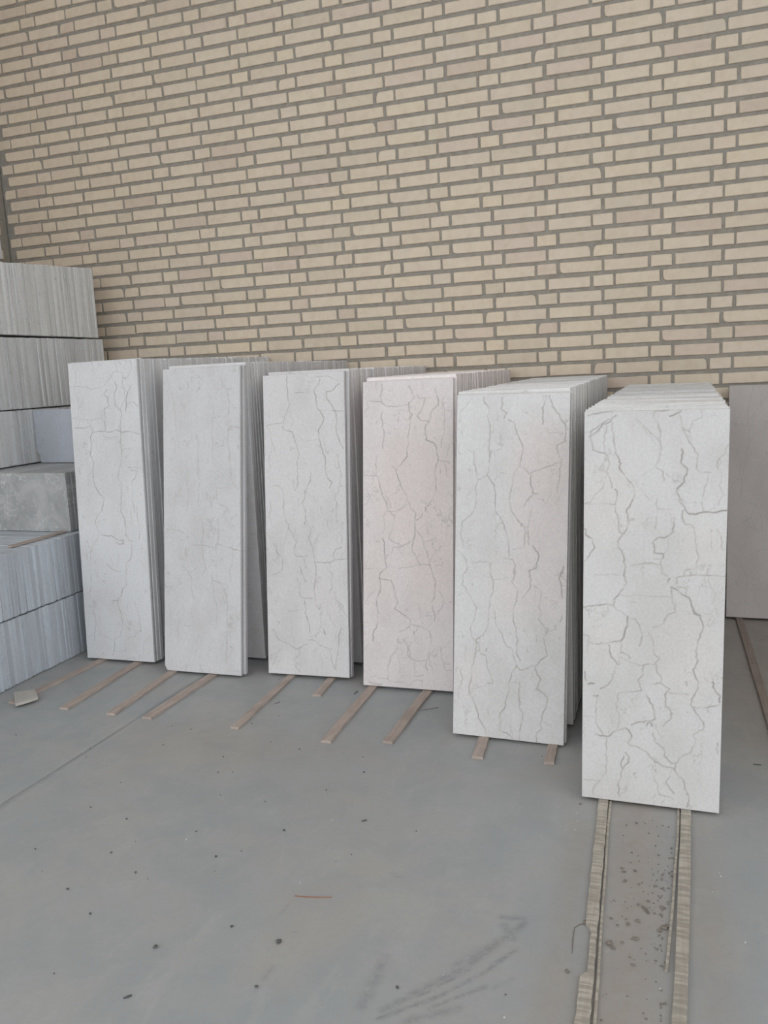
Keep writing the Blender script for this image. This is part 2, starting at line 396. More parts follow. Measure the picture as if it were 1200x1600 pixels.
VEINS = {
7: """7:101,1059 89,998 78,912 89,827 78,741 61,631 55,533 117,521 95,460 33,411
7:157,1010 129,961 101,925 84,900
6:117,521 146,460 146,398 106,411
6:61,239 89,178 78,68
5:33,766 55,717 44,631
5:185,558 168,460 185,362
6:220,1058 235,980 215,900 240,800 230,690 250,560 235,430 255,300 240,120
5:310,1058 325,930 300,820 320,640 310,480 330,250 320,60""",
1: """7:241,1290 249,1260 250,1242 228,1239 216,1217 189,1197 167,1177 113,1176 91,1185 34,1192 -8,1190
6:37,1260 40,1226 29,1192 24,1167 38,1137 46,1107 34,1060 40,1043 33,1013
8:318,1285 322,1265 312,1236 301,1216 285,1211
8:250,1242 280,1234 274,1189 279,1155 277,1126 262,1098 258,1077
10:235,1203 243,1178 230,1149 228,1128 232,1103 255,1077 258,1048 248,1006 250,976 246,947 248,905 245,867 229,825 220,804 237,765 232,727 226,667 226,650
12:318,1182 296,1159 287,1126 288,1105 280,1072
8:288,1107 323,1112 341,1092
10:192,1168 175,1152 194,1134 197,1100 175,1089 176,1059 174,1034 170,1000
5:7,1057 43,1047 100,1045 162,1051
10:14,1014 61,1012 98,1015 107,998 94,968 94,934 89,904 103,857 92,805 101,766 115,736 141,710 129,658
8:84,1041 98,1019
10:112,993 158,996 188,991 234,998 246,989 299,990 343,978
7:156,975 186,966 232,969
6:160,960 206,961
8:278,837 313,840 332,834
9:292,828 324,823 310,798 288,777 291,743 284,714 293,671 297,650
8:22,845 29,811
5:23,763 19,724 3,711
4:123,972 121,912 156,907
5:67,1148 70,1123 53,1102
8:131,677 126,651 104,638 89,612 93,590 104,569 99,534 64,498 54,472 54,432 43,396 47,352 47,317 32,290 48,259 51,201 58,157 49,107 40,62
10:226,677 229,651 239,621 244,578 241,544
11:113,551 180,543 199,530 230,527 229,514 208,509 188,517
10:242,557 260,527 275,527 267,480 259,449 238,431 233,397 230,357 231,336 209,317 202,291 182,270 180,246 195,203 197,154 183,109 148,90 148,54 137,18
7:134,425 159,404 184,391 214,392
12:160,289 180,273 198,278
8:148,260 182,266 195,264
7:306,677 309,613 314,579 309,536
5:305,446 328,420 331,395
8:266,263 272,232 288,207 287,167 293,137 267,127 255,109 219,102
6:9,235 41,232
5:75,131 99,105 135,89
5:321,103 299,80 296,36
6:14,590 15,572""",
2: """8:132,1251 137,1231 146,1243 155,1234
8:118,1199 120,1174
5:20,1207 32,1178 46,1144 53,1107 57,1049 64,1008
6:211,1154 229,1125 236,1101 233,1044 230,987 235,931 230,882
7:271,1205 280,1180 298,1163 316,1160
8:298,1159 307,1115 309,1066 299,1034 311,1010 356,1003
7:304,1002 301,942 310,897 314,849 314,800 350,748
7:255,932 283,932
6:57,958 56,905
5:40,971 59,950
4:103,1109 107,1064
5:158,989 167,940 162,883 162,821 176,809 166,760 166,686
9:208,739 203,719 222,703 224,686
7:245,756 254,731 249,703 281,689 300,679 281,654
5:245,760 309,764
5:119,760 114,686 109,653
5:57,752 52,685 49,636
5:75,1147 86,1110 98,1089
7:179,637 188,584 179,530 183,485 197,432 178,403
9:253,638 258,556 244,527 246,479
7:132,529 183,526 239,519
9:257,532 303,521 358,506
6:321,529 323,460 307,427 312,379
9:224,408 229,384 266,373
5:229,372 233,327 251,270 241,188
7:279,353 297,301 292,239 297,195 292,149 292,100 287,51
6:103,516 103,475
7:88,441 121,409 131,389 126,347 139,306
9:74,370 83,366
9:275,320 277,316
5:13,594 66,586 104,570
6:68,216 62,166 62,103
8:96,192 124,190
4:213,145 213,87
5:38,55 33,26
4:138,153 157,121 147,58
6:290,630 326,606""",
3: """10:106,1200 109,1148 111,1112 117,1088 105,1052 91,1029 84,1013
7:84,1013 47,1011 15,1006 24,988 32,951 49,906 51,886
4:118,1056 131,1015 117,988
10:84,997 99,983 126,976 136,939 146,919 154,887 145,859 146,811 147,768 134,740 125,764 130,788
9:133,1131 172,1130 195,1128
7:208,1186 243,1186 285,1187 311,1176 332,1166
11:251,1179 242,1156 222,1136 233,1109 234,1066 257,1041 265,1025 256,998 243,983 240,959 246,928 258,888 268,864 265,821 273,793 294,765 281,745
11:331,1155 301,1129 276,1127 277,1107 296,1079 306,1055 316,1039 320,1007 315,964 327,933 343,901
9:291,1053 346,1048
5:236,1058 274,1052
8:322,882 325,839 335,795 323,752 317,725
6:308,851 312,823 325,827
10:205,810 200,778 177,735 177,715 163,688 180,663 177,632 175,604
9:298,725 312,690 309,658 315,619
6:158,859 184,846
8:39,762 68,759 83,725 82,684 83,652 91,620 104,604
6:25,863 25,834 7,819
9:241,671 249,663
6:18,709 26,673 16,637 29,612
4:156,955 177,934 233,944
9:105,610 100,591 121,565 134,537 124,505 133,481 163,475 185,478
5:100,591 90,549 80,513 71,481
9:34,529 49,492 73,468 74,424 56,410 20,399
10:183,609 200,585 195,561 187,553 199,530 209,490 215,446 218,406 211,366 206,342 212,322 212,290 233,267
12:165,467 171,453 175,430
10:151,437 157,409 170,389 174,373
10:219,454 279,453 301,467 350,469
9:332,516 306,510 293,490 301,467
8:333,613 337,585 320,569 332,558 330,530
9:284,451 275,423 289,407 284,384 290,356 273,332
7:135,389 148,365 147,317 164,309 199,312
12:164,297 170,277 169,249 180,221 188,194 181,169
8:285,316 310,297 331,286 335,254 347,239
6:258,260 275,237 296,202
14:246,188 252,168
10:325,195 312,163 307,119 302,67 295,31
10:24,179 43,148 54,138 90,125 125,105 138,107 156,118 173,127
10:174,143 209,142 230,121 264,115 279,90 276,70 286,42 292,31
10:138,99 137,79 117,62 123,30 136,14
7:8,73 35,82 58,103
8:12,350 18,326
5:92,255 163,263
6:266,629 274,597 286,577
9:45,213 54,205""",
4: """9:77,1152 73,1109 81,1081 91,1070 125,1067 154,1070 182,1071
9:20,1091 75,1088
7:7,1112 18,1091 22,1067 11,1052 20,1031
11:81,1053 74,1030 81,990 87,970 83,930 79,907
10:62,887 53,860 51,808 62,800 68,768 78,732 93,705 103,673
8:4,809 49,804
11:185,1143 197,1115 209,1099 187,1077 186,1049 195,1037 191,1014 188,987 183,955 182,916 174,893 178,877 153,846 137,835 135,815 143,795 153,771 170,736 180,704
8:211,1111 227,1094 268,1094
10:248,1092 241,1059 217,1025 235,1012 264,1006
11:284,1127 300,1091 300,1070 276,1046 264,1004 247,985 252,957 252,938 276,930 292,910 294,887 300,859
8:318,1095 314,1075 324,1048 324,1009 326,975 312,940 312,909
7:324,1044 348,1043
7:300,859 328,857 344,851
10:300,859 288,836 288,813 292,782 290,747 280,724 265,700 259,685
10:308,824 306,813
7:328,843 332,801
5:342,920 332,870
14:251,685 251,671
10:239,665 235,650 215,638
10:180,704 190,685 209,669 209,634 208,595 208,571
7:180,701 161,685 128,669 103,669
8:103,673 128,653 126,633 116,594 105,570
7:95,669 84,649 91,613 80,586
6:308,677 314,638 310,588
7:215,595 235,572
7:120,843 137,823
6:145,968 141,949
6:87,970 112,965
8:125,981 131,984
8:105,586 103,567 132,551 161,540 194,556 208,584
13:80,566 88,535 86,507 95,459 88,451 67,431 67,395 68,363 59,351 54,323 59,283 58,235 46,211 37,174
10:161,538 120,531 115,513 95,499 90,475
6:2,451 86,452
9:208,588 200,552 198,517 212,498 223,474 235,471 263,469 271,456 279,429 291,410 287,371 275,331
9:215,595 241,568 245,537 259,506 267,483 267,467
6:245,557 279,563
7:304,538 279,507 267,483
8:149,455 178,457 202,464 235,471
10:71,413 111,406 126,385 130,350 140,326 128,300 165,276 186,261 194,244 169,221 144,210
10:194,244 235,236 263,218 273,191 267,155 255,123 251,92 253,72
10:275,331 277,300 287,285 285,258
7:299,379 319,348 319,325 303,297 291,285
8:287,468 311,470 315,461
8:309,496 317,476
8:140,188 136,148 111,115 102,74 102,19
10:165,185 181,158 177,127 206,105 251,109
12:202,218 206,203
7:206,101 204,69 210,46 243,54
8:315,166 295,165 271,140 263,116 275,85 281,66
7:311,162 313,119 323,92 323,77 347,80
6:323,104 345,103
6:138,132 148,97 150,74 144,53
12:22,15 43,7 73,7
7:102,21 160,21
8:193,13 196,29 214,34 238,32 238,9
6:64,30 98,31
6:10,317 23,346 52,371
5:331,77 335,35
5:307,259 327,236
5:275,253 255,233""",
5: """10:88,1105 86,1085 108,1066 101,1039 109,1013 109,982 108,951 110,913 109,882 100,852 123,821 132,798 128,767 127,740 154,706 164,672 175,634 179,592
8:53,1101 33,1079 12,1052 8,1021
7:121,1012 119,986
10:148,1099 150,1080 141,1064 162,1052 155,1031
10:170,1027 184,1021 194,985 212,955 218,925 209,898 207,883
6:131,1058 132,1024
9:207,881 190,860 185,837 178,806 176,772 181,742 194,719 210,700 225,689 226,663 226,632
8:215,879 238,859 334,895
11:242,853 242,823 252,796 232,771 221,754
10:246,796 267,795
10:288,1104 275,1063 276,1015
9:295,1104 303,1070 324,1044 343,1014 347,992 344,958 318,947 319,932 338,900 331,869 328,831 327,801
5:288,1000 295,985 332,984
4:302,1007 329,984
9:57,928 62,878 72,840 63,809 67,778 62,747
8:100,850 84,840 72,836
8:62,743 50,723 23,699 19,656 28,613
9:244,739 236,712 235,674 238,633
6:225,689 233,667
6:141,695 130,652
5:152,703 137,687
8:4,608 20,597 38,574 43,551 29,531
7:52,567 84,572 116,570 118,527
10:162,587 189,585 199,566 196,535
6:188,615 227,624
10:249,629 267,611 271,592 262,561 239,552 243,533
8:350,565 343,538
7:134,629 137,598
6:286,665 312,664
7:37,934 51,925
6:7,952 10,917
9:43,552 27,525 25,498 50,464 74,418 67,382 54,346 60,323 74,316 99,334 111,370 116,425 117,456 129,480 126,511 118,538 116,569
6:128,515 148,520 175,525
11:197,572 192,541 194,522 188,514 204,488 205,457 192,418 190,402 204,364 207,322 207,280 217,261
10:262,575 260,560 241,551 247,532 248,494 222,462
9:259,502 282,485 282,462 275,438 285,420 274,396 292,371 303,368 292,340 296,310 304,285 286,270 271,248 256,247 233,231 218,230 206,241
10:349,568 334,529 343,503 346,469
9:349,416 343,393
9:74,312 86,297 86,280 74,285 74,308
10:74,277 63,232 60,189 52,152 53,136 63,129 75,95 90,53 108,23 120,1
8:88,274 108,264 111,225 131,191 129,179 114,178
5:58,153 118,176
8:134,414 134,375 158,342 174,304 190,301 198,271 202,244
12:108,291 108,283
10:206,244 191,212 180,184 184,161 177,137 170,104 154,79 159,56 155,28 187,16 195,5
10:215,191 215,148 218,113 230,87 228,64 221,32 218,2
10:263,245 268,227 283,205 272,177 295,160 307,142 304,122 289,90 286,43 271,22 275,3
6:293,69 320,62
8:262,344 271,344
8:268,338 268,327
8:29,222 21,213 32,182 16,149 17,117
6:38,298 39,266 41,246
8:115,91 115,75
7:5,216 17,221
7:195,189 211,190
5:7,48 12,20
6:231,366 227,351""",
6: """12:6,1046 30,1054 46,1055 70,1057
13:77,1045 57,1028 40,1023 16,1006 15,990
12:63,1041 37,1014 17,994
9:17,990 22,959 51,950 63,941 65,917 60,899 70,878 74,857
8:58,1021 52,997 51,955
12:68,1027 75,996 77,962 91,931 93,910 110,882 127,863 126,837 116,812 106,802 113,774 107,745 87,718 89,702 104,685 104,664 110,646 108,628 112,607 95,581 82,559
8:113,772 128,774 128,779 120,779
10:82,854 86,840 81,815 86,784 88,749 98,738
9:53,871 41,850 14,820 -1,816
6:1,816 79,816
9:133,1037 159,1009 189,978
4:123,1040 156,1002 189,961
10:178,1056 175,1039 189,1009 191,971 190,934 177,915 194,900 200,879
5:177,915 148,893
18:178,1058 210,1057
12:210,1045 229,1048 242,1058
10:286,1054 288,1040 265,1024 256,1003 240,1018
9:236,1043 243,1008 259,984 272,961 278,940 277,913 289,900 310,900
7:256,1003 270,977
15:244,961 246,944 240,927 253,910 250,883 249,873 236,859 232,849 240,831 247,814 263,794 279,793 295,798 329,799 356,806
6:207,896 226,876
8:353,973 341,947 326,927 324,910
7:305,893 298,859 292,839 297,832
9:290,825 295,805
6:333,907 334,866 341,843 329,816
7:185,831 184,817 190,805 182,786 181,751
5:189,805 221,805
12:226,783 224,748 216,734 187,730 175,716 179,705 176,691 200,688 202,680
6:213,731 212,699 202,689
10:247,804 244,783 251,768 273,763 279,736 281,712 289,688 282,653 257,649 255,633
9:236,609 236,627 244,631 283,636 355,636
10:327,754 339,734 341,710 349,700
16:-1,752 8,747 6,734 19,725
10:19,725 29,701 15,679 0,658
8:118,655 145,660 171,663 191,658
8:178,674 204,676 193,664 198,639 215,629
14:216,624 216,612
13:222,601 238,595 251,582 268,576 275,558 282,534
9:238,606 261,600 258,586
9:225,595 224,570 234,538
7:308,658 312,616 328,589 322,564
5:99,574 225,575
5:30,627 91,628
10:2,536 37,542 65,547 80,542 82,559
6:123,556 133,556
10:80,556 81,541 105,524 114,517 114,508 133,513 142,500 149,475 151,453 147,440
17:114,517 116,499 109,472 99,451
11:99,451 64,441 36,436 16,440
8:3,462 16,459 14,440 11,409
12:69,436 75,407 91,383
9:91,383 86,370 79,354 77,335 67,323 46,313
12:99,420 120,412 122,404
8:100,405 131,392 155,387 186,393
7:99,449 98,423 94,386
9:157,387 158,372 156,359 146,345 153,319 125,311 94,306 89,279 89,257 98,231 95,207
9:235,564 236,535 213,527 208,508 200,497 178,493
9:168,480 182,444 186,419 196,412 186,393 190,371 202,361 201,346
6:205,482 225,473
10:184,339 204,342 226,329 213,313 218,299 212,280 229,266 229,252 218,239 209,223
7:225,320 269,317
11:273,566 279,545 294,531 304,503 298,481 291,459 288,437 292,405 282,386 291,357 295,335 279,308 278,290 290,269 309,245 306,226 286,207 290,191 282,160 260,150 245,125
15:275,548 284,534 294,530
16:331,357 331,339 345,322 348,304
10:283,285 296,282 348,297
6:351,395 337,372
18:13,322 29,327
12:4,359 10,333
8:39,294 37,259 34,220 48,199 59,181
13:26,293 40,294
12:31,183 67,180 95,202 116,210 125,203 129,184 120,172 124,161 141,161 166,147 194,123
11:126,218 147,230 171,233 189,240 188,259 183,277 174,295 165,305
13:165,219 175,233 180,224
9:67,178 63,150 67,108 62,76 50,59 35,34 30,10
6:2,49 46,55
9:182,202 193,176 211,159 218,137 228,127
11:194,123 211,114 235,111 242,102 260,82 267,56 276,38 275,8
10:228,123 242,125 244,103
10:232,109 229,86 219,69 238,41
10:206,31 239,28
6:213,18 210,3
6:188,80 199,51 202,32
11:117,141 127,127 121,111 107,90 100,62 97,34 97,14
11:112,133 103,105 108,94
12:139,88 139,80
10:289,142 290,135
12:266,353 266,340
10:346,190 345,163
14:267,56 274,42
5:1,231 34,234""",
}

# ------------------------------------------------------------------ floor
def polys(txt):
    out = []
    for l in txt.strip().splitlines():
        h, r = l.split(':')
        out.append((h, np.array([[float(a) for a in q.split(',')] for q in r.split()]) / 1000.0))
    return out


def seg_dist(px, py, pts):
    d = np.full(px.shape, 9.0)
    for (ax, ay), (bx, by) in zip(pts[:-1], pts[1:]):
        vx, vy = bx - ax, by - ay
        t = np.clip(((px - ax) * vx + (py - ay) * vy) / (vx * vx + vy * vy + 1e-12), 0, 1)
        d = np.minimum(d, np.hypot(px - ax - t * vx, py - ay - t * vy))
    return d


def axis(fine0, fine1, step, lo, hi):
    a = list(np.arange(fine0, fine1 + 1e-6, step))
    s = step
    while a[-1] < hi:
        s *= 1.6; a.append(min(hi, a[-1] + s))
    s = step; b = []
    x = fine0
    while x > lo:
        s *= 1.6; x = max(lo, x - s); b.append(x)
    return np.array(b[::-1] + a)


def joint_x(y): return -1.222 + (y + 1.272) * 0.0426


def floor_panel(name, xs, ys, side, parent):
    nx, ny = len(xs), len(ys)
    Xg, Yg = np.meshgrid(xs, ys)
    gap = .0022
    jx = joint_x(Yg)
    if side > 0:
        Xg = np.where(np.arange(nx)[None, :] == 0, jx + gap, np.maximum(Xg, jx + gap + .0005 * np.arange(nx)[None, :]))
    else:
        Xg = np.where(np.arange(nx)[None, :] == nx - 1, jx - gap, np.minimum(Xg, jx - gap - .0005 * (nx - 1 - np.arange(nx))[None, :]))
    v = np.stack([Xg.ravel(), Yg.ravel(), np.zeros(nx * ny)], 1)
    i = np.arange(nx * ny).reshape(ny, nx)
    q = np.stack([i[:-1, :-1].ravel(), i[:-1, 1:].ravel(), i[1:, 1:].ravel(), i[1:, :-1].ravel()], 1)
    # joint wall
    c0 = i[:, 0] if side > 0 else i[:, -1]
    w = v[c0].copy(); w[:, 2] = -.02
    wi = len(v) + np.arange(ny)
    v = np.vstack([v, w])
    q2 = np.stack([c0[:-1], c0[1:], wi[1:], wi[:-1]], 1)
    if side < 0: q2 = q2[:, ::-1]
    q = np.vstack([q, q2])
    me = bpy.data.meshes.new(name)
    me.vertices.add(len(v)); me.vertices.foreach_set('co', v.astype(np.float32).ravel())
    me.loops.add(q.size); me.loops.foreach_set('vertex_index', q.astype(np.int32).ravel())
    me.polygons.add(len(q)); me.polygons.foreach_set('loop_start', np.arange(0, q.size, 4, dtype=np.int32))
    me.update(calc_edges=True)
    scuff = np.zeros(len(v)); dust_shade = np.zeros(len(v))
    for h, pts in polys(SCUFFS):
        wd, st = h.split()
        wd = float(wd) / 1000; st = float(st) / 10
        m = (v[:, 0] > pts[:, 0].min() - .1) & (v[:, 0] < pts[:, 0].max() + .1) & (v[:, 1] > pts[:, 1].min() - .1) & (v[:, 1] < pts[:, 1].max() + .1)
        d = seg_dist(v[m, 0], v[m, 1], pts)
        scuff[m] = np.maximum(scuff[m], st * .9 * np.exp(-(d / (wd * .9)) ** 2))
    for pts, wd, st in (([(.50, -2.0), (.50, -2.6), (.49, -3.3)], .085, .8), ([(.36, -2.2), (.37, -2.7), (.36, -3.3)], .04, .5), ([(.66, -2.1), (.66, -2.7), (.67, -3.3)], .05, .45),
                        ([(-1.0, -1.95), (-.75, -2.0), (-.45, -1.97)], .16, .35), ([(-.5, -1.95), (.2, -2.05)], .14, .18), ([(.92, -.3), (.95, -1.5)], .25, .75), ([(-.55, -2.1), (-.3, -2.2)], .2, .2)):  # strong right-edge stroke: dust, deepened to paint in the shade there
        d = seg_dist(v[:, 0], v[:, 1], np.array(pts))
        dust_shade = np.maximum(dust_shade, st * np.exp(-(d / wd) ** 2))
    for n_, a in (('scuff', scuff), ('dust_shade', dust_shade)):
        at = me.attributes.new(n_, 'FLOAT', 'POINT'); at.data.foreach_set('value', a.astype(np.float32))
    me.materials.append(MAT_FLOOR)
    return link(name, me, parent)


fj = Join(); fj.add(*cbox(-9, 9, -16, .25, -.2, -.015, .004))
floor = link('floor', mesh('floor', fj.v, fj.f, MAT_DIRT))
tag(floor, 'worn grey concrete floor slab below the stacks', kind='structure')
ysf = axis(-3.3, -1.2, .008, -16, .0)
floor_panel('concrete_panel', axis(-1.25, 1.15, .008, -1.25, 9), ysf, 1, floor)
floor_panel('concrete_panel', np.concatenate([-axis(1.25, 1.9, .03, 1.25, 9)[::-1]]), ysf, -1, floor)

# ------------------------------------------------------------------ brick walls
ROOF_DEPTH = 8.0          # depth of the unseen roof added for the light; front and left stay open
LEFT_LEN = 3.2  # reach of the left wall, set for the light; only its corner shows
COURSE, PERIOD = .07, .53212
SL, HL, JW, BH = .1995, .0925, .0135, .0512
ROW0 = 1.9327


def brick_mesh(L, H, chip=None, g=rng):
    """front face at y=0, body behind it; x 0..L, z 0..H, slightly ragged outline"""
    j = .0011
    e = g.uniform(.011, .02)
    ring = [(0, 0), (e, 0), (L - e, 0), (L, 0), (L, H * .5), (L, H), (L - e, H), (e, H), (0, H), (0, H * .5)]
    ring = [(x + g.uniform(-j, j), z + g.uniform(-j, j)) for x, z in ring]
    if chip is not None:
        k, s = chip            # corner index 0..3, size
        ci = (0, 3, 5, 8)[k]
        sx = 1 if k in (0, 3) else -1; sz = 1 if k in (0, 1) else -1
        x, z = ring[ci]
        ring[ci] = (x + sx * s * g.uniform(.5, 1.0), z + sz * s * g.uniform(.6, 1.0))
    n = len(ring)
    cx, cz = L / 2, H / 2
    def inset(p, d):
        return (p[0] + (d if p[0] < cx else -d) * min(1, abs(p[0] - cx) / (cx) * 1.0) , p[1] + (d if p[1] < cz else -d) * min(1, abs(p[1] - cz) / cz))
    v = []
    for p in ring:
        q = inset(p, .0028); v.append((q[0], g.uniform(-.0006, .0006), q[1]))
    for p in ring: v.append((p[0], .0026, p[1]))
    for p in ring: v.append((p[0], .022, p[1]))
    f = [tuple(range(n))]
    for r in (0, 1):
        for i in range(n):
            k = (i + 1) % n
            f.append((r * n + i, (r + 1) * n + i, (r + 1) * n + k, r * n + k))
    return v, f


def variants(L, n):
    out = []
    for i in range(n):
        chip = None
        if i % 7 == 6: chip = (rng.randrange(4), rng.uniform(.004, .010))
        out.append(brick_mesh(L, BH, chip))
    return out
VS, VH = variants(SL, 14), variants(HL, 10)
MS = [mesh('brick', v, f, MAT_BRICK) for v, f in VS]
MH = [mesh('brick', v, f, MAT_BRICK) for v, f in VH]
Rt = _R.transposed()


def to_px(p):
    c = Rt @ (Vector(p) - CAM)
    if c.y < .1: return None
    return 600 + FOCAL_PX * c.x / c.y, 800 - FOCAL_PX * c.z / c.y


def bricks_of_row(r, x0, x1):
    """left edges of bricks: headers centred on every second half period"""
    out = []
    u0 = int(math.floor(x0 / (PERIOD / 2))) - 2
    for u in range(u0, int(x1 / (PERIOD / 2)) + 3):
        if (u - r) % 2: continue
        xc = u * PERIOD / 2
        out.append((xc - HL / 2, HL, 'h'))
        out.append((xc + HL / 2 + JW, SL, 's'))
        out.append((xc + HL / 2 + JW * 2 + SL, SL, 's'))
    return [b for b in out if b[0] + b[1] > x0 + .02 and b[0] < x1]


XL, XR, ZTOP = -3.228, 3.0, 6.0
wb = Join(); wb.add(*cbox(XL - .25, XR, .0075, .25, 0, ZTOP, .002))
wall = link('wall_back', mesh('wall_back', wb.v, wb.f, MAT_MORTAR))
tag(wall, 'beige brick wall with grey mortar joints behind the stacks', kind='structure')
cand = []
for r in range(-58, 28):
    zc = ROW0 - r * COURSE
    for (x, L, t) in bricks_of_row(r, XL, XR):
        cut = None
        if x < XL + .006:
            cut = XL + .006
        dx, dz = rng.uniform(-.0028, .0028), rng.uniform(-.0016, .0016)
        p = [to_px((x + a * L, 0, zc - BH / 2 + b * BH)) for a, b in ((0, 0), (1, 0), (1, 1), (0, 1))]
        area = 0
        if all(p):
            cxp = sum(q[0] for q in p) / 4; cyp = sum(q[1] for q in p) / 4
            lim = 412 if cxp < 150 else (545 if cxp < 420 else 560 + (cxp - 420) * .05)
            if -5 < cxp < 1205 and -5 < cyp < lim:
                area = abs(sum(p[i][0] * p[(i + 1) % 4][1] - p[(i + 1) % 4][0] * p[i][1] for i in range(4))) / 2
        cand.append((area, x + dx, L, t, zc - BH / 2 + dz, cut))
cand.sort(key=lambda c: -c[0])
rest = Join()
for i, (area, x, L, t, z, cut) in enumerate(cand):
    VV, MM = (VS, MS) if t == 's' else (VH, MH)
    k = rng.randrange(len(VV))
    tilt = rng.uniform(-.004, .004)
    depth = rng.uniform(-.001, .0012)
    mw = Matrix.Translation((x, depth, z)) @ Matrix.Rotation(tilt, 4, 'Y')
    if i < 300 and cut is None:
        link('brick', MM[k], wall, mw=mw)
    else:
        v, f = VV[k]
        if cut is not None:
            w = x + L - cut
            if w < .025: continue
            v = [(p[0] * w / L, p[1], p[2]) for p in v]
            mw = Matrix.Translation((cut, depth, z))
        if x + L > XR: continue
        rest.add(v, f, mw)
tag(link('brick_field', mesh('brick_field', rest.v, rest.f, MAT_BRICK), wall), kind='stuff')

lw = Join(); lw.add(*cbox(XL - .25, XL - .0075, -LEFT_LEN, .0, 0, ZTOP, .002))
wall_l = link('wall_left', mesh('wall_left', lw.v, lw.f, MAT_MORTAR))
tag(wall_l, 'brick side wall meeting the back wall at the left corner', kind='structure')
lj = Join()
for r in range(-58, 28):
    zc = ROW0 - r * COURSE
    for (x, L, t) in bricks_of_row(r + 1, -LEFT_LEN + .1, -.01):
        if x + L > -.012: continue
        v, f = rng.choice(VS if t == 's' else VH)
        lj.add(v, f, Matrix.Translation((XL, x, zc - BH / 2)) @ Matrix.Rotation(math.pi / 2, 4, 'Z'))
tag(link('brick_field', mesh('brick_field', lj.v, lj.f, MAT_BRICK), wall_l), kind='stuff')

wr = Join(); wr.add(*cbox(XR, XR + .2, -2.4, .25, 0, ZTOP, .002))  # added out of view to hold back light from the right
tag(link('added_wall_right', mesh('added_wall_right', wr.v, wr.f, MAT_MORTAR)), 'unseen plain side wall added beyond the right picture edge to shape the light', kind='structure')
cj = Join(); cj.add(*cbox(XL - .3, XR + .3, -ROOF_DEPTH - .4, .3, ZTOP + .04, ZTOP + .12, .004))  # unseen roof, added so light enters mainly from the front
for i in range(40):
    x = XL + (XR - XL) * i / 39
    cj.add(*cbox(x - .03, x + .03, -ROOF_DEPTH - .4, .3, ZTOP, ZTOP + .05, .008))
tag(link('added_roof', mesh('added_roof', cj.v, cj.f, MAT_ROOF)), 'unseen ribbed sheet roof added overhead to shape the light', kind='structure')

# ------------------------------------------------------------------ timber battens on the floor
BAT_H = .0088


def batten(name, pts, w, mat, label, group=None, h=BAT_H, seed=0, notch=None, cat='batten', n=14):
    g = random.Random(seed)
    path = []
    P = [Vector((p[0], p[1])) for p in pts]
    for i in range(n):
        t = i / (n - 1) * (len(P) - 1)
        a = min(int(t), len(P) - 2)
        q = P[a].lerp(P[a + 1], t - a)
        path.append((q.x + g.uniform(-.0012, .0012), q.y, 0.0003, 1 + g.uniform(-.05, .05)))
    prof = [(-w / 2, 0), (-w / 2, h - .0012), (-w / 2 + .0014, h), (w / 2 - .0014, h), (w / 2, h - .0012), (w / 2, 0)]
    v, f = ruled(path, prof)
    if notch:
        m = len(prof)
        for i, p in enumerate(path):
            if notch[0] < p[1] < notch[1]:
                for j in range(3):
                    q = v[i * m + j]; v[i * m + j] = (p[0] + max(q[0] - p[0], notch[2] + .001 * j), q[1], q[2])
    o = link(name, mesh(name, v, f, mat))
    return tag(o, label, cat, group)


ORD = ('first', 'second', 'third', 'fourth', 'fifth', 'sixth')
BAT = [(1, 'left', (-1.826, -1.848), (-1.788, -1.367), .034), (1, 'right', (-1.579, -1.849), (-1.606, -1.348), .038),
       (2, 'left', (-1.365, -1.856), (-1.384, -1.41), .034), (2, 'right', (-1.207, -1.857), (-1.194, -1.414), .038),
       (3, 'left', (-.846, -1.862), (-.865, -1.354), .031), (3, 'right', (-.681, -1.528), (-.692, -1.347), .032),
       (4, 'left', (-.492, -1.893), (-.50, -1.401), .034), (4, 'right', (-.29, -1.852), (-.28, -1.401), .035),
       (5, 'left', (.018, -1.892), (.008, -1.755), .033), (5, 'right', (.236, -1.878), (.231, -1.756), .030)]
for i, (s, sd, a, b, w) in enumerate(BAT):
    d = ((b[0] - a[0]) / (b[1] - a[1]))
    end = (b[0] + d * .25 * (-.1 - b[1]), -.1)
    batten('wooden_batten', (a, b, end), w, MAT_WOOD, '%s of the two brown wooden battens under the %s slab stack from the left' % (sd, ORD[s - 1]), 'wooden battens under the slab stacks', seed=i)
# the two long pale rails under the nearest stack, each with a thin lath beside it
batten('wooden_batten', ((.433, -3.35), (.4295, -2.884), (.4085, -2.063), (.40, -.2)), .026, MAT_WOODG, 'long pale rippled batten under the nearest stack, left one with a notch', 'wooden battens under the slab stacks', seed=30, n=150, notch=(-2.752, -2.606, -.001))
batten('wooden_batten', ((.572, -3.35), (.5975, -2.836), (.624, -2.067), (.63, -.2)), .026, MAT_WOODG, 'long pale rippled batten under the nearest stack, right one', 'wooden battens under the slab stacks', seed=31)
batten('thin_lath', ((.4605, -3.35), (.4500, -2.879), (.4262, -2.064), (.42, -.6)), .006, MAT_WOODG, 'thin lath lying beside the left long batten of the nearest stack', seed=32, h=.006, cat='lath')
batten('thin_lath', ((.574, -2.70), (.5885, -2.45), (.6050, -2.069), (.607, -.6)), .006, MAT_WOODG, 'thin lath lying beside the right long batten of the nearest stack', seed=33, h=.006, cat='lath')
batten('wooden_batten', ((.898, -1.95), (.895, -1.3), (.884, -.275), (.883, -.06)), .030, MAT_WOODD, 'dark wooden batten on the shaded floor at the right edge', 'wooden battens under the slab stacks', seed=34)
batten('wooden_batten', ((1.17, -1.2), (1.17, -.06)), .030, MAT_WOODD, 'wooden batten under the right end of the slab leaning against the wall', 'wooden battens under the slab stacks', seed=35)

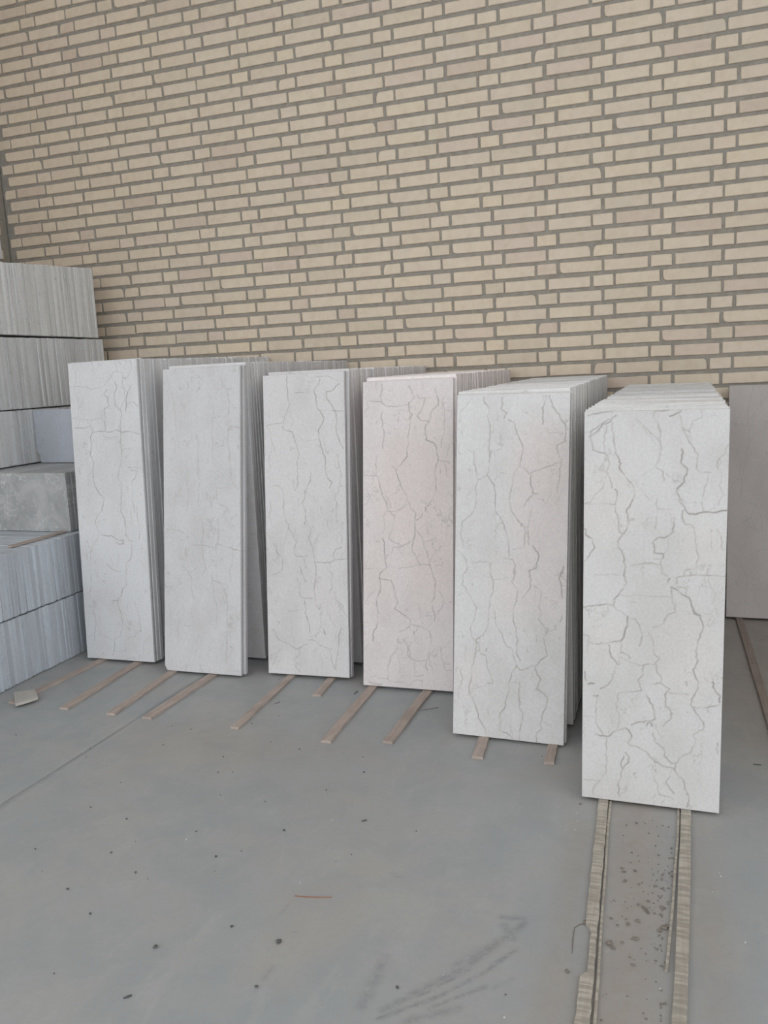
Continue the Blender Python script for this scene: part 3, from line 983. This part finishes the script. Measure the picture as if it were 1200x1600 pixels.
# ------------------------------------------------------------------ marble slabs
TH, GAP = .0200, .0006
FRONT = {  # x, y of lower left corner, yaw, width, height, lean, side tilt
 1: (-1.8600, -1.3538, -0.0057, 0.3478, 1.2897, 0.0722, -0.0090),
 2: (-1.4171, -1.4209, 0.0056, 0.3571, 1.2533, 0.1484, 0.0003),
 3: (-0.9632, -1.3652, -0.0009, 0.3526, 1.2059, 0.1447, -0.0166),
 4: (-0.5357, -1.4094, -0.0006, 0.3565, 1.1657, 0.1604, -0.0060),
 5: (-0.0952, -1.7533, -0.0014, 0.3597, 1.1102, 0.1298, 0.0152),
 6: (0.3506, -2.0695, 0.0030, 0.3533, 1.0585, 0.0505, 0.0096),
}
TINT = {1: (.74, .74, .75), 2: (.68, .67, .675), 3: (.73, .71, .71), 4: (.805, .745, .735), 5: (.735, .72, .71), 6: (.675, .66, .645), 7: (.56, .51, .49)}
PINK = {4: [(.20, .75, .18, .6), (.28, .5, .15, .5), (.05, .45, .12, .35), (.25, .95, .12, .4)],
        5: [(.28, .88, .11, .55), (.28, .72, .12, .5), (.2, .5, .10, .35), (.32, .5, .1, .35), (.05, .2, .06, .25)],
        6: [(.06, .82, .08, .18), (.27, .42, .08, .18), (.30, .72, .06, .15), (.06, .45, .06, .15)],
        3: [(.25, .3, .1, .15)]}
CHIP = {2: [((0, 0), .016)], 1: [((1, 0), .008)], 3: [((1, 1), .006)], 5: [((1, 0), .004)]}


def nth(i):
    return '%d%s' % (i, 'th' if 10 < i % 100 < 14 else {1: 'st', 2: 'nd', 3: 'rd'}.get(i % 10, 'th'))


def frame(x, y, z, yaw, lean, side):
    ex = Vector((math.cos(yaw), math.sin(yaw), 0)); n = Vector((-math.sin(yaw), math.cos(yaw), 0))
    up = Vector((0, 0, 1)) * math.cos(lean) + n * math.sin(lean)
    e1 = ex * math.cos(side) - up * math.sin(side); e2 = up * math.cos(side) + ex * math.sin(side)
    e3 = e2.cross(e1)
    return Matrix(((e1.x, e3.x, e2.x, x), (e1.y, e3.y, e2.y, y), (e1.z, e3.z, e2.z, z), (0, 0, 0, 1)))


def veined_slab(k, W, H):
    step = .0018
    nx, nz = int(round(W / step)) + 1, int(round(H / step)) + 1
    xs, zs = np.linspace(0, W, nx), np.linspace(0, H, nz)
    Xg, Zg = np.meshgrid(xs, zs)
    c = .0012
    Xf = np.clip(Xg, c, W - c); Zf = np.clip(Zg, c, H - c)
    Yf = np.zeros_like(Xg)
    for (cx, cz), s in CHIP.get(k, []):
        dx = Xf if cx == 0 else W - Xf
        dz = Zf if cz == 0 else H - Zf
        t = dx + dz * .7
        ins = np.clip((s - t), 0, None)
        Yf += ins * .7
    v = np.stack([Xf.ravel(), Yf.ravel(), Zf.ravel()], 1)
    i = np.arange(nx * nz).reshape(nz, nx)
    q = [np.stack([i[:-1, :-1].ravel(), i[:-1, 1:].ravel(), i[1:, 1:].ravel(), i[1:, :-1].ravel()], 1)]
    loop = np.concatenate([i[0, :-1], i[:-1, -1], i[-1, :0:-1], i[:0:-1, 0]])
    lv = np.stack([Xg.ravel()[loop], np.maximum(Yf.ravel()[loop], c), Zg.ravel()[loop]], 1)
    if k == 2:
        m = (lv[:, 0] < .012) & (lv[:, 2] < .016)
        lv[m, 0] = np.maximum(lv[m, 0], .010 - lv[m, 2] * .6); lv[m, 2] = np.maximum(lv[m, 2], .0)
    bk = lv.copy(); bk[:, 1] = TH
    n = len(loop); b0 = len(v); b1 = b0 + n
    v = np.vstack([v, lv, bk, [[W / 2, TH, H / 2]]])
    ar = np.arange(n); nx_ = np.roll(ar, -1)
    q.append(np.stack([loop, b0 + ar, b0 + nx_, loop[nx_]], 1))
    q.append(np.stack([b0 + ar, b1 + ar, b1 + nx_, b0 + nx_], 1))
    quads = np.vstack(q)
    tris = np.stack([b1 + nx_, b1 + ar, np.full(n, len(v) - 1)], 1)
    me = bpy.data.meshes.new('marble_slab')
    me.vertices.add(len(v)); me.vertices.foreach_set('co', v.astype(np.float32).ravel())
    li = np.concatenate([quads.ravel(), tris.ravel()]).astype(np.int32)
    me.loops.add(len(li)); me.loops.foreach_set('vertex_index', li)
    ls = np.concatenate([np.arange(len(quads)) * 4, len(quads) * 4 + np.arange(len(tris)) * 3]).astype(np.int32)
    me.polygons.add(len(ls)); me.polygons.foreach_set('loop_start', ls)
    me.update(calc_edges=True); me.validate()
    vein = np.zeros(nz * nx); g = np.random.RandomState(k)
    for h, pts in polys(VEINS[k]):
        wt = float(h) / 10
        # resample with a jagged, stylolite-like wander
        seg = np.hypot(*np.diff(pts, axis=0).T)
        L = np.concatenate([[0], np.cumsum(seg)])
        m = max(3, int(L[-1] / .0008))
        s = np.linspace(0, L[-1], m)
        x = np.interp(s, L, pts[:, 0]); z = np.interp(s, L, pts[:, 1])
        def wob(freq, amp):
            amp = amp * 1.25
            kk = max(2, int(L[-1] / freq)); return np.interp(s, np.linspace(0, L[-1], kk + 1), g.uniform(-amp, amp, kk + 1))
        x = x + wob(.006, .0016) + wob(.016, .0018); z = z + wob(.006, .0012) + wob(.016, .0012)
        inten = np.clip(wt * (.62 + wob(.02, .30) + wob(.007, .16)), .22, 1.5)
        rad = .0009 + .0005 * wt
        ix = np.round(x / W * (nx - 1)).astype(int); iz = np.round(z / H * (nz - 1)).astype(int)
        for dx in range(-2, 3):
            for dz in range(-2, 3):
                jx, jz = ix + dx, iz + dz
                ok = (jx >= 0) & (jx < nx) & (jz >= 0) & (jz < nz)
                jx, jz = jx[ok], jz[ok]
                d = np.hypot(xs[jx] - x[ok], zs[jz] - z[ok])
                val = inten[ok] * .92 * np.exp(-(d / (rad * 1.15)) ** 2)
                np.maximum.at(vein, jz * nx + jx, val)
    pink = np.zeros(nz * nx)
    for (px, pz, pr, ps) in PINK.get(k, []):
        w = np.hypot((Xg.ravel() - px), (Zg.ravel() - pz) * .7)
        pink = np.maximum(pink, ps * np.exp(-(w / pr) ** 4))
    pad = len(v) - len(vein)
    for n_, a in (('vein', np.minimum(vein, .9)), ('pink', pink)):
        at = me.attributes.new(n_, 'FLOAT', 'POINT'); at.data.foreach_set('value', np.concatenate([a, np.zeros(pad)]).astype(np.float32))
    me.materials.append(MAT_MARBLE)
    return me


WHERE = {1: 'leftmost upright stack', 2: 'second upright stack from the left', 3: 'third upright stack from the left',
         4: 'fourth upright stack from the left', 5: 'fifth upright stack from the left', 6: 'rightmost and nearest upright stack'}
LOOK = {1: 'white marble slab with grey hairline veins, front of the leftmost upright stack',
        2: 'plain pale marble slab with faint veins, front of the second stack from left',
        3: 'white marble slab with branching veins, front of the third stack from left',
        4: 'pinkish cream marble slab with brown veins, front of the fourth stack from left',
        5: 'cream marble slab blushing pink at right, front of the fifth stack from left',
        6: 'largest, nearest cream marble slab with bold dark veins, front of the rightmost stack'}
# slabs leaning with the front one; y of pack foot, pack lean, pack right edge x (front, back), count, individually built
PACK = {1: (3, -1.2600, .051, -1.519, -1.530, 57, 57), 2: (2, -1.2020, .012, -1.061, -1.069, 57, 57), 3: (2, -1.1710, .022, -.628, -.630, 55, 55),
        4: (2, -1.1950, .012, -.186, -.187, 56, 56), 5: (2, -1.5970, .029, .276, .285, 74, 32), 6: (1, -2.0480, .0505, .713, .744, 87, 34)}
for k, (x, y, yaw, W, H, lean, side) in FRONT.items():
    tint = TINT[k]
    me = veined_slab(k, W, H)
    o = link('marble_slab', me, mw=frame(x, y, .012, yaw, lean, side))
    o.color = (*tint, 1)
    tag(o, LOOK[k], 'marble slab', kind='thing')
    nf, yp, lp, xr0, xr1, n, nind = PACK[k]
    grp = 'slabs packed in the ' + WHERE[k].split(',')[0]
    # mesh variants for the slabs behind
    var = []
    for i in range(5):
        ch = {}
        if rng.random() < .6: ch[(rng.randrange(2), rng.randrange(2), rng.randrange(2))] = rng.uniform(.001, .004)
        var.append(cbox(0, W + rng.uniform(-.003, .002), 0, TH, 0, H + rng.uniform(-.003, .004), .0009, .0006, ch.items()))
    mv = [mesh('marble_slab', v, f, MAT_EDGE) for v, f in var]
    for j in range(1, nf):
        o = link('marble_slab', mv[j % 5], mw=frame(x + (.010 if k in (2, 4) else .004) * j, y + j * (TH + GAP) / math.cos(lean), .012, yaw, lean, side * (.4 if k == 3 else 1)))
        o.color = (*tint, 1)
        tag(o, 'thin pale slab, %s from the front in the %s' % (nth(j + 1), WHERE[k]), 'marble slab', grp, 'thing')
    stuff = Join()
    for j in range(n):
        t = j / (n - 1)
        if k == 6 and j == 0: t0 = 0
        xx = xr0 + (xr1 - xr0) * t - W + rng.uniform(-.0025, .0025)
        sd = side if k == 6 else 0.0
        if k == 6: xx = x + (.032 * t) + rng.uniform(-.002, .002)
        ln = lp
        yy = yp + j * (TH + GAP) / math.cos(lp)
        mw = frame(xx, yy, .0092 + TH * math.sin(lp) + max(0, sd) * W, yaw if k == 6 else 0, ln, sd)
        hs = 1 + {1: .010, 5: .010, 6: .012}.get(k, .004) * t
        mw = mw @ Matrix.Diagonal((1, 1, hs, 1))
        i = rng.randrange(5)
        if j < nind:
            o = link('marble_slab', mv[i], mw=mw)
            s = rng.uniform(1.10, 1.22)
            o.color = (tint[0] * s, tint[1] * s, tint[2] * s, 1)
            tag(o, 'thin pale slab, %s from the front in the %s' % (nth(j + nf + 1), WHERE[k]), 'marble slab', grp, 'thing')
        else:
            stuff.add(*var[i], mw)
    if stuff.n:
        o = link('marble_slab_pack', mesh('marble_slab_pack', stuff.v, stuff.f, MAT_EDGE))
        o.color = (*tint, 1)
        tag(o, 'tightly packed rear slabs against the wall in the ' + WHERE[k], 'marble slabs', grp, 'stuff')

# shaded slabs leaning on the wall at the right edge
V7 = cbox(0, .40, 0, TH, 0, 1.062, .0009)
M7 = mesh('marble_slab', *V7, MAT_MARBLE)
M7F = veined_slab(7, .40, 1.062)
for j in range(3):
    o = link('marble_slab', M7 if j else M7F, mw=frame(.827 + .004 * j, -.272 + j * .0212, .0125, 0.0, .172, .004))
    o.color = (*TINT[7], 1)
    tag(o, ('pinkish slab in shade leaning on the brick wall at the right edge', 'second slab behind the shaded leaning slab at the right edge',
            'rearmost slab touching the wall behind the shaded leaning slab at right edge')[j], 'marble slab', 'slabs leaning at the right edge', 'thing')

# ------------------------------------------------------------------ bundles of slabs piled on the left
def bundle(y0, y1, x0, x1, z0, z1, mat, color, label, group, z1b=None, vis=None, pitch=.0198, jx=.003, jz=.002, name='cut_slab', count='from its wall end'):
    th = pitch - .0006
    vv = [cbox(0, x1 - x0, 0, th, 0, 1, .0011 if False else .0012, .0006) for _ in range(6)]
    # chamfers are unscaled: build at true height
    vv = [cbox(0, x1 - x0, 0, th, 0, z1 - z0, .0012, .0007, ([((1, rng.randrange(2), rng.randrange(2)), rng.uniform(.002, .007))] if i % 3 == 2 else ())) for i in range(6)]
    mm = [mesh(name, v, f, mat) for v, f in vv]
    n = int((y1 - y0) / pitch); st = Join(); nv = 0
    for j in range(n):
        y = y1 - (j + 1) * pitch
        t = j / max(1, n - 1)
        hs = 1.0 if z1b is None else ((z1 + (z1b - z1) * t) - z0) / (z1 - z0)
        hs *= 1 + rng.uniform(-jz, 0) / (z1 - z0)
        mw = Matrix.Translation((x0 + rng.uniform(-jx, jx * .4), y, z0)) @ Matrix.Diagonal((1, 1, hs, 1))
        i = rng.randrange(6)
        if vis is None or vis(y):
            nv += 1
            o = link(name, mm[i], mw=mw)
            s = rng.uniform(.86, 1.06)
            o.color = (color[0] * s, color[1] * s, color[2] * s, 1)
            tag(o, label + ', %s %s' % (nth(nv), count), 'cut slab', group, 'thing')
        else:
            st.add(*vv[i], mw)
    if st.n:
        o = link('cut_slab_pack', mesh('cut_slab_pack', st.v, st.f, mat)); o.color = (*color, 1)
        tag(o, 'hidden inner slabs of the ' + group.replace('slabs in the ', ''), 'cut slabs', group, 'stuff')


BLU, GRY = (.60, .645, .70), (.78, .79, .80)
bundle(-2.15, -.06, -3.15, -1.956, .002, .276, MAT_BLUE, BLU, 'bluish slab on edge, bottom left bundle', 'slabs in the bottom left bundle', vis=lambda y: y < -1.24, count='left of the leftmost upright stack')
bundle(-2.15, -.06, -3.15, -1.955, .281, .547, MAT_BLUE, BLU, 'bluish slab on edge, second bundle up', 'slabs in the second left bundle', vis=lambda y: y < -1.22, count='left of the leftmost upright stack')
bundle(-1.32, -.06, -3.12, -2.50, .826, 1.096, MAT_BLUE, GRY, 'grey slab on edge, fourth tier of left pile', 'slabs in the fourth tier of the left pile', vis=lambda y: y < -.80, count='left of the small blue slab')
bundle(-1.22, -.17, -3.14, -2.50, 1.102, 1.459, MAT_BLUE, GRY, 'grey slab on edge, second highest tier of left pile', 'slabs in the second highest tier of the left pile', z1b=1.452)
bundle(-1.15, -.195, -3.14, -2.505, 1.467, 1.850, MAT_BLUE, (.84, .845, .845), 'pale slab on edge, topmost tier of left pile', 'slabs in the topmost tier of the left pile', z1b=1.800)
# grey marble block of slabs facing the camera
vg = [cbox(0, 1.1, 0, .0193, 0, .270, .0012, .0006) for _ in range(4)]
mg = [mesh('grey_slab', v, f, MAT_GREY) for v, f in vg]
for j in range(20):
    o = link('grey_slab', mg[j % 4], mw=Matrix.Translation((-3.096 + (rng.uniform(-.004, .002) if j else 0), -1.206 + j * .0200, .5495)))
    tag(o, 'front veined dark grey marble slab on the second left bundle' if j == 0 else 'dark grey slab, %s from the front in the veined grey block at left' % nth(j + 1), 'grey slab', 'grey marble slabs on the left pile', 'thing')
st = Join()
for j in range(36):
    st.add(*vg[j % 4], Matrix.Translation((-3.096, -.79 + j * .0200, .5495)))
o = link('grey_slab_pack', mesh('grey_slab_pack', st.v, st.f, MAT_GREY))
tag(o, 'rear slabs of the dark grey block hidden under the upper tiers', 'grey slabs', 'grey marble slabs on the left pile', 'stuff')
# small blue-grey slab with a broken lower corner
ring = [(0, .055), (.006, .048), (.011, .046), (.013, .030), (.016, .004), (.024, 0), (.42, 0), (.42, .268), (0, .268)]
n = len(ring)
v = [(p[0] + .001 * (1 if p[0] < .2 else -1), 0, p[1]) for p in ring] + [(p[0], .0015, p[1]) for p in ring] + [(p[0], .018, p[1]) for p in ring]
f = [tuple(range(n))] + [(r * n + i, (r + 1) * n + i, (r + 1) * n + (i + 1) % n, r * n + (i + 1) % n) for r in (0, 1) for i in range(n)] + [tuple(range(3 * n - 1, 2 * n - 1, -1))]
o = link('blue_slab', mesh('blue_slab', v, f, MAT_BLUE), mw=Matrix.Translation((-2.494, -.80, .8235)))
o.color = (.54, .57, .63, 1)
tag(o, 'small smooth blue-grey slab with a broken lower left corner standing on the grey block', 'slab', kind='thing')
# batten lying on the second bundle
v, f = ruled([(-2.035, -1.54, .5485, 1), (-2.03, -1.4, .5485, 1.05), (-2.03, -1.215, .5485, 1)], [(-.013, 0), (-.013, .006), (-.012, .007), (.012, .007), (.013, .006), (.013, 0)])
tag(link('wooden_batten', mesh('wooden_batten', v, f, MAT_WOOD)), 'short brown batten lying on top of the second bundle at left', 'batten', 'wooden battens under the slab stacks')
# pale slab standing on the topmost tier at the picture edge
v, f = cbox(0, .02, 0, .6, 0, .45, .001)
tag(link('pale_slab', mesh('pale_slab', v, f, MAT_PLASTER), mw=Matrix.Translation((-2.64, -1.342, 1.852))), 'pale slab standing on the topmost tier at the left picture edge', 'slab', kind='thing')

# ------------------------------------------------------------------ small things on the floor
# flat broken stone piece on the first batten
P = [(-1.873, -1.785), (-1.800, -1.748), (-1.735, -1.806), (-1.745, -1.835), (-1.775, -1.882)]
n = len(P)
v = [(p[0] + (.001 if i < 1 else 0), p[1], .0092 + (p[1] + 1.88) * .02) for i, p in enumerate(P)]
v = v + [(p[0], p[1], p[2] + .010) for p in v]
f = [tuple(range(n - 1, -1, -1)), tuple(range(n, 2 * n))] + [(i, (i + 1) % n, n + (i + 1) % n, n + i) for i in range(n)]
o = link('stone_offcut', mesh('stone_offcut', v, f, MAT_MARBLE)); o.color = (.56, .52, .47, 1)
tag(o, 'flat beige stone offcut lying on the leftmost wooden batten', 'stone piece')


BANDS = ((1190, 'among the batten ends'), (1270, 'just ahead of the batten ends'), (1350, 'just beyond the rusty stick'), (1440, 'level with the rusty stick'), (9999, 'nearest the bottom picture edge'))


def scatter(txt, name, mat, what, cat, group, flat, k=.00066):
    mm = [mesh(name, *rock(1.0, 100 + i, flat, (1.0, rng.uniform(.7, 1.1))), mat) for i in range(5)]
    items = []
    for i, q in enumerate(txt.split()):
        x, y, sz = (float(a) for a in q.split(','))
        r = sz * k
        o = link(name, mm[i % 5], mw=Matrix.Translation((x / 1000, y / 1000, 0)) @ Matrix.Rotation(rng.uniform(0, 6), 4, 'Z') @ Matrix.Diagonal((r, r, r, 1)))
        px = to_px((x / 1000, y / 1000, 0))
        items.append((next(i for i, b in enumerate(BANDS) if px[1] < b[0]), px[0], px[1], o))
    if cat == 'clod':
        items.sort(key=lambda t: t[2])
        for j, t in enumerate(items):
            tag(t[3], what + ', %s counted away from the slab' % nth(j + 1), cat, group)
    else:
        items.sort(key=lambda t: t[:2])
        n_in = {}
        for t in items:
            n_in[t[0]] = n_in.get(t[0], 0) + 1
            tag(t[3], what + ', %s from left of those %s' % (nth(n_in[t[0]]), BANDS[t[0]][1]), cat, group)


scatter(DARK, 'pebble', MAT_GRIT, 'tiny dark pebble', 'pebble', 'dark pebbles on the floor', .7)
scatter(WHITE, 'stone_chip', MAT_CHIP, 'tiny white stone chip', 'stone chip', 'white chips on the floor', .5)
scatter(CLOD, 'mud_clod', MAT_CLOD, 'small mud clod by the two long battens', 'clod', 'mud clods by the long battens', .5, .0007)
# dried crumbs of mud between the two long battens
cr = Join(); g2 = random.Random(3)
for i in range(190):
    y = g2.gauss(-2.46, .16) if i % 3 else g2.uniform(-3.1, -2.1)
    x = g2.uniform(.455, .595) if i % 2 else min(.60, max(.45, g2.gauss(.57, .02)))
    r = abs(g2.gauss(.0012, .0010)) + .0006
    v, f = rock(r, i, .45, (1, g2.uniform(.6, 1.2)))
    cr.add(v, f, Matrix.Translation((min(x, .590 if y > -2.5 else .565), y, 0)))
tag(link('mud_crumbs', mesh('mud_crumbs', cr.v, cr.f, MAT_CLOD)), 'dried mud crumbs strewn between the two long battens', 'mud crumbs', kind='stuff')
for i, (x, y, lab) in enumerate(((-.465, -2.906, 'larger dark pebble, front left, the biggest on the open floor'), (-.214, -2.822, 'larger dark pebble right of the biggest one, below the thin rusty stick'))):
    tag(link('pebble', mesh('pebble', *rock(.0066, 7 + i, .6), MAT_GRIT), loc=(x, y, 0)), lab, 'pebble', 'dark pebbles on the floor')


def stick(name, pts, w, mat, label, cat='twig'):
    v, f = ruled([(p[0], p[1], .0004, s) for p, s in zip(pts, [.35] + [1] * (len(pts) - 2) + [.45])], [(-w * .36, 0), (-w * .25, w * .4), (w * .2, w * .5), (w * .36, 0)])
    tag(link(name, mesh(name, v, f, mat)), label, cat)
LT = ['dark sliver at the bottom of the picture, left of centre', 'dark sliver on the open floor in front of the fourth stack', 'thin dark splinter between the third stack battens',
      'dark splinter beside the left batten of the fourth stack', 'dark sliver on the floor right of the nearest stack', 'muddy splinter between the two long battens']
for (x0, y0, x1, y1, w), lab in zip(TWIGS, LT):
    m = ((x0 + x1) / 2 + .0015, (y0 + y1) / 2 + .001)
    stick('splinter', [(x0, y0), m, (x1, y1)], w, MAT_GRIT if w < .008 else MAT_CLOD, lab, 'splinter')
stick('thin_stick', [(-.248, -2.666), (-.218, -2.662), (-.19, -2.656), (-.16, -2.648)], .0042, MAT_STICK, 'thin rusty red stick lying on the open concrete floor', 'stick')
stick('twig', [(-.268, -1.576), (-.23, -1.551), (-.204, -1.533)], .004, MAT_CLOD, 'thin twig poking out beside the right batten of the fourth stack', 'twig')
stick('bent_wire', [(.408, -2.592), (.396, -2.600), (.387, -2.612), (.388, -2.654), (.391, -2.694)], .0024, MAT_CLOD, 'bent dark wire beside the notch of the left long batten', 'wire')
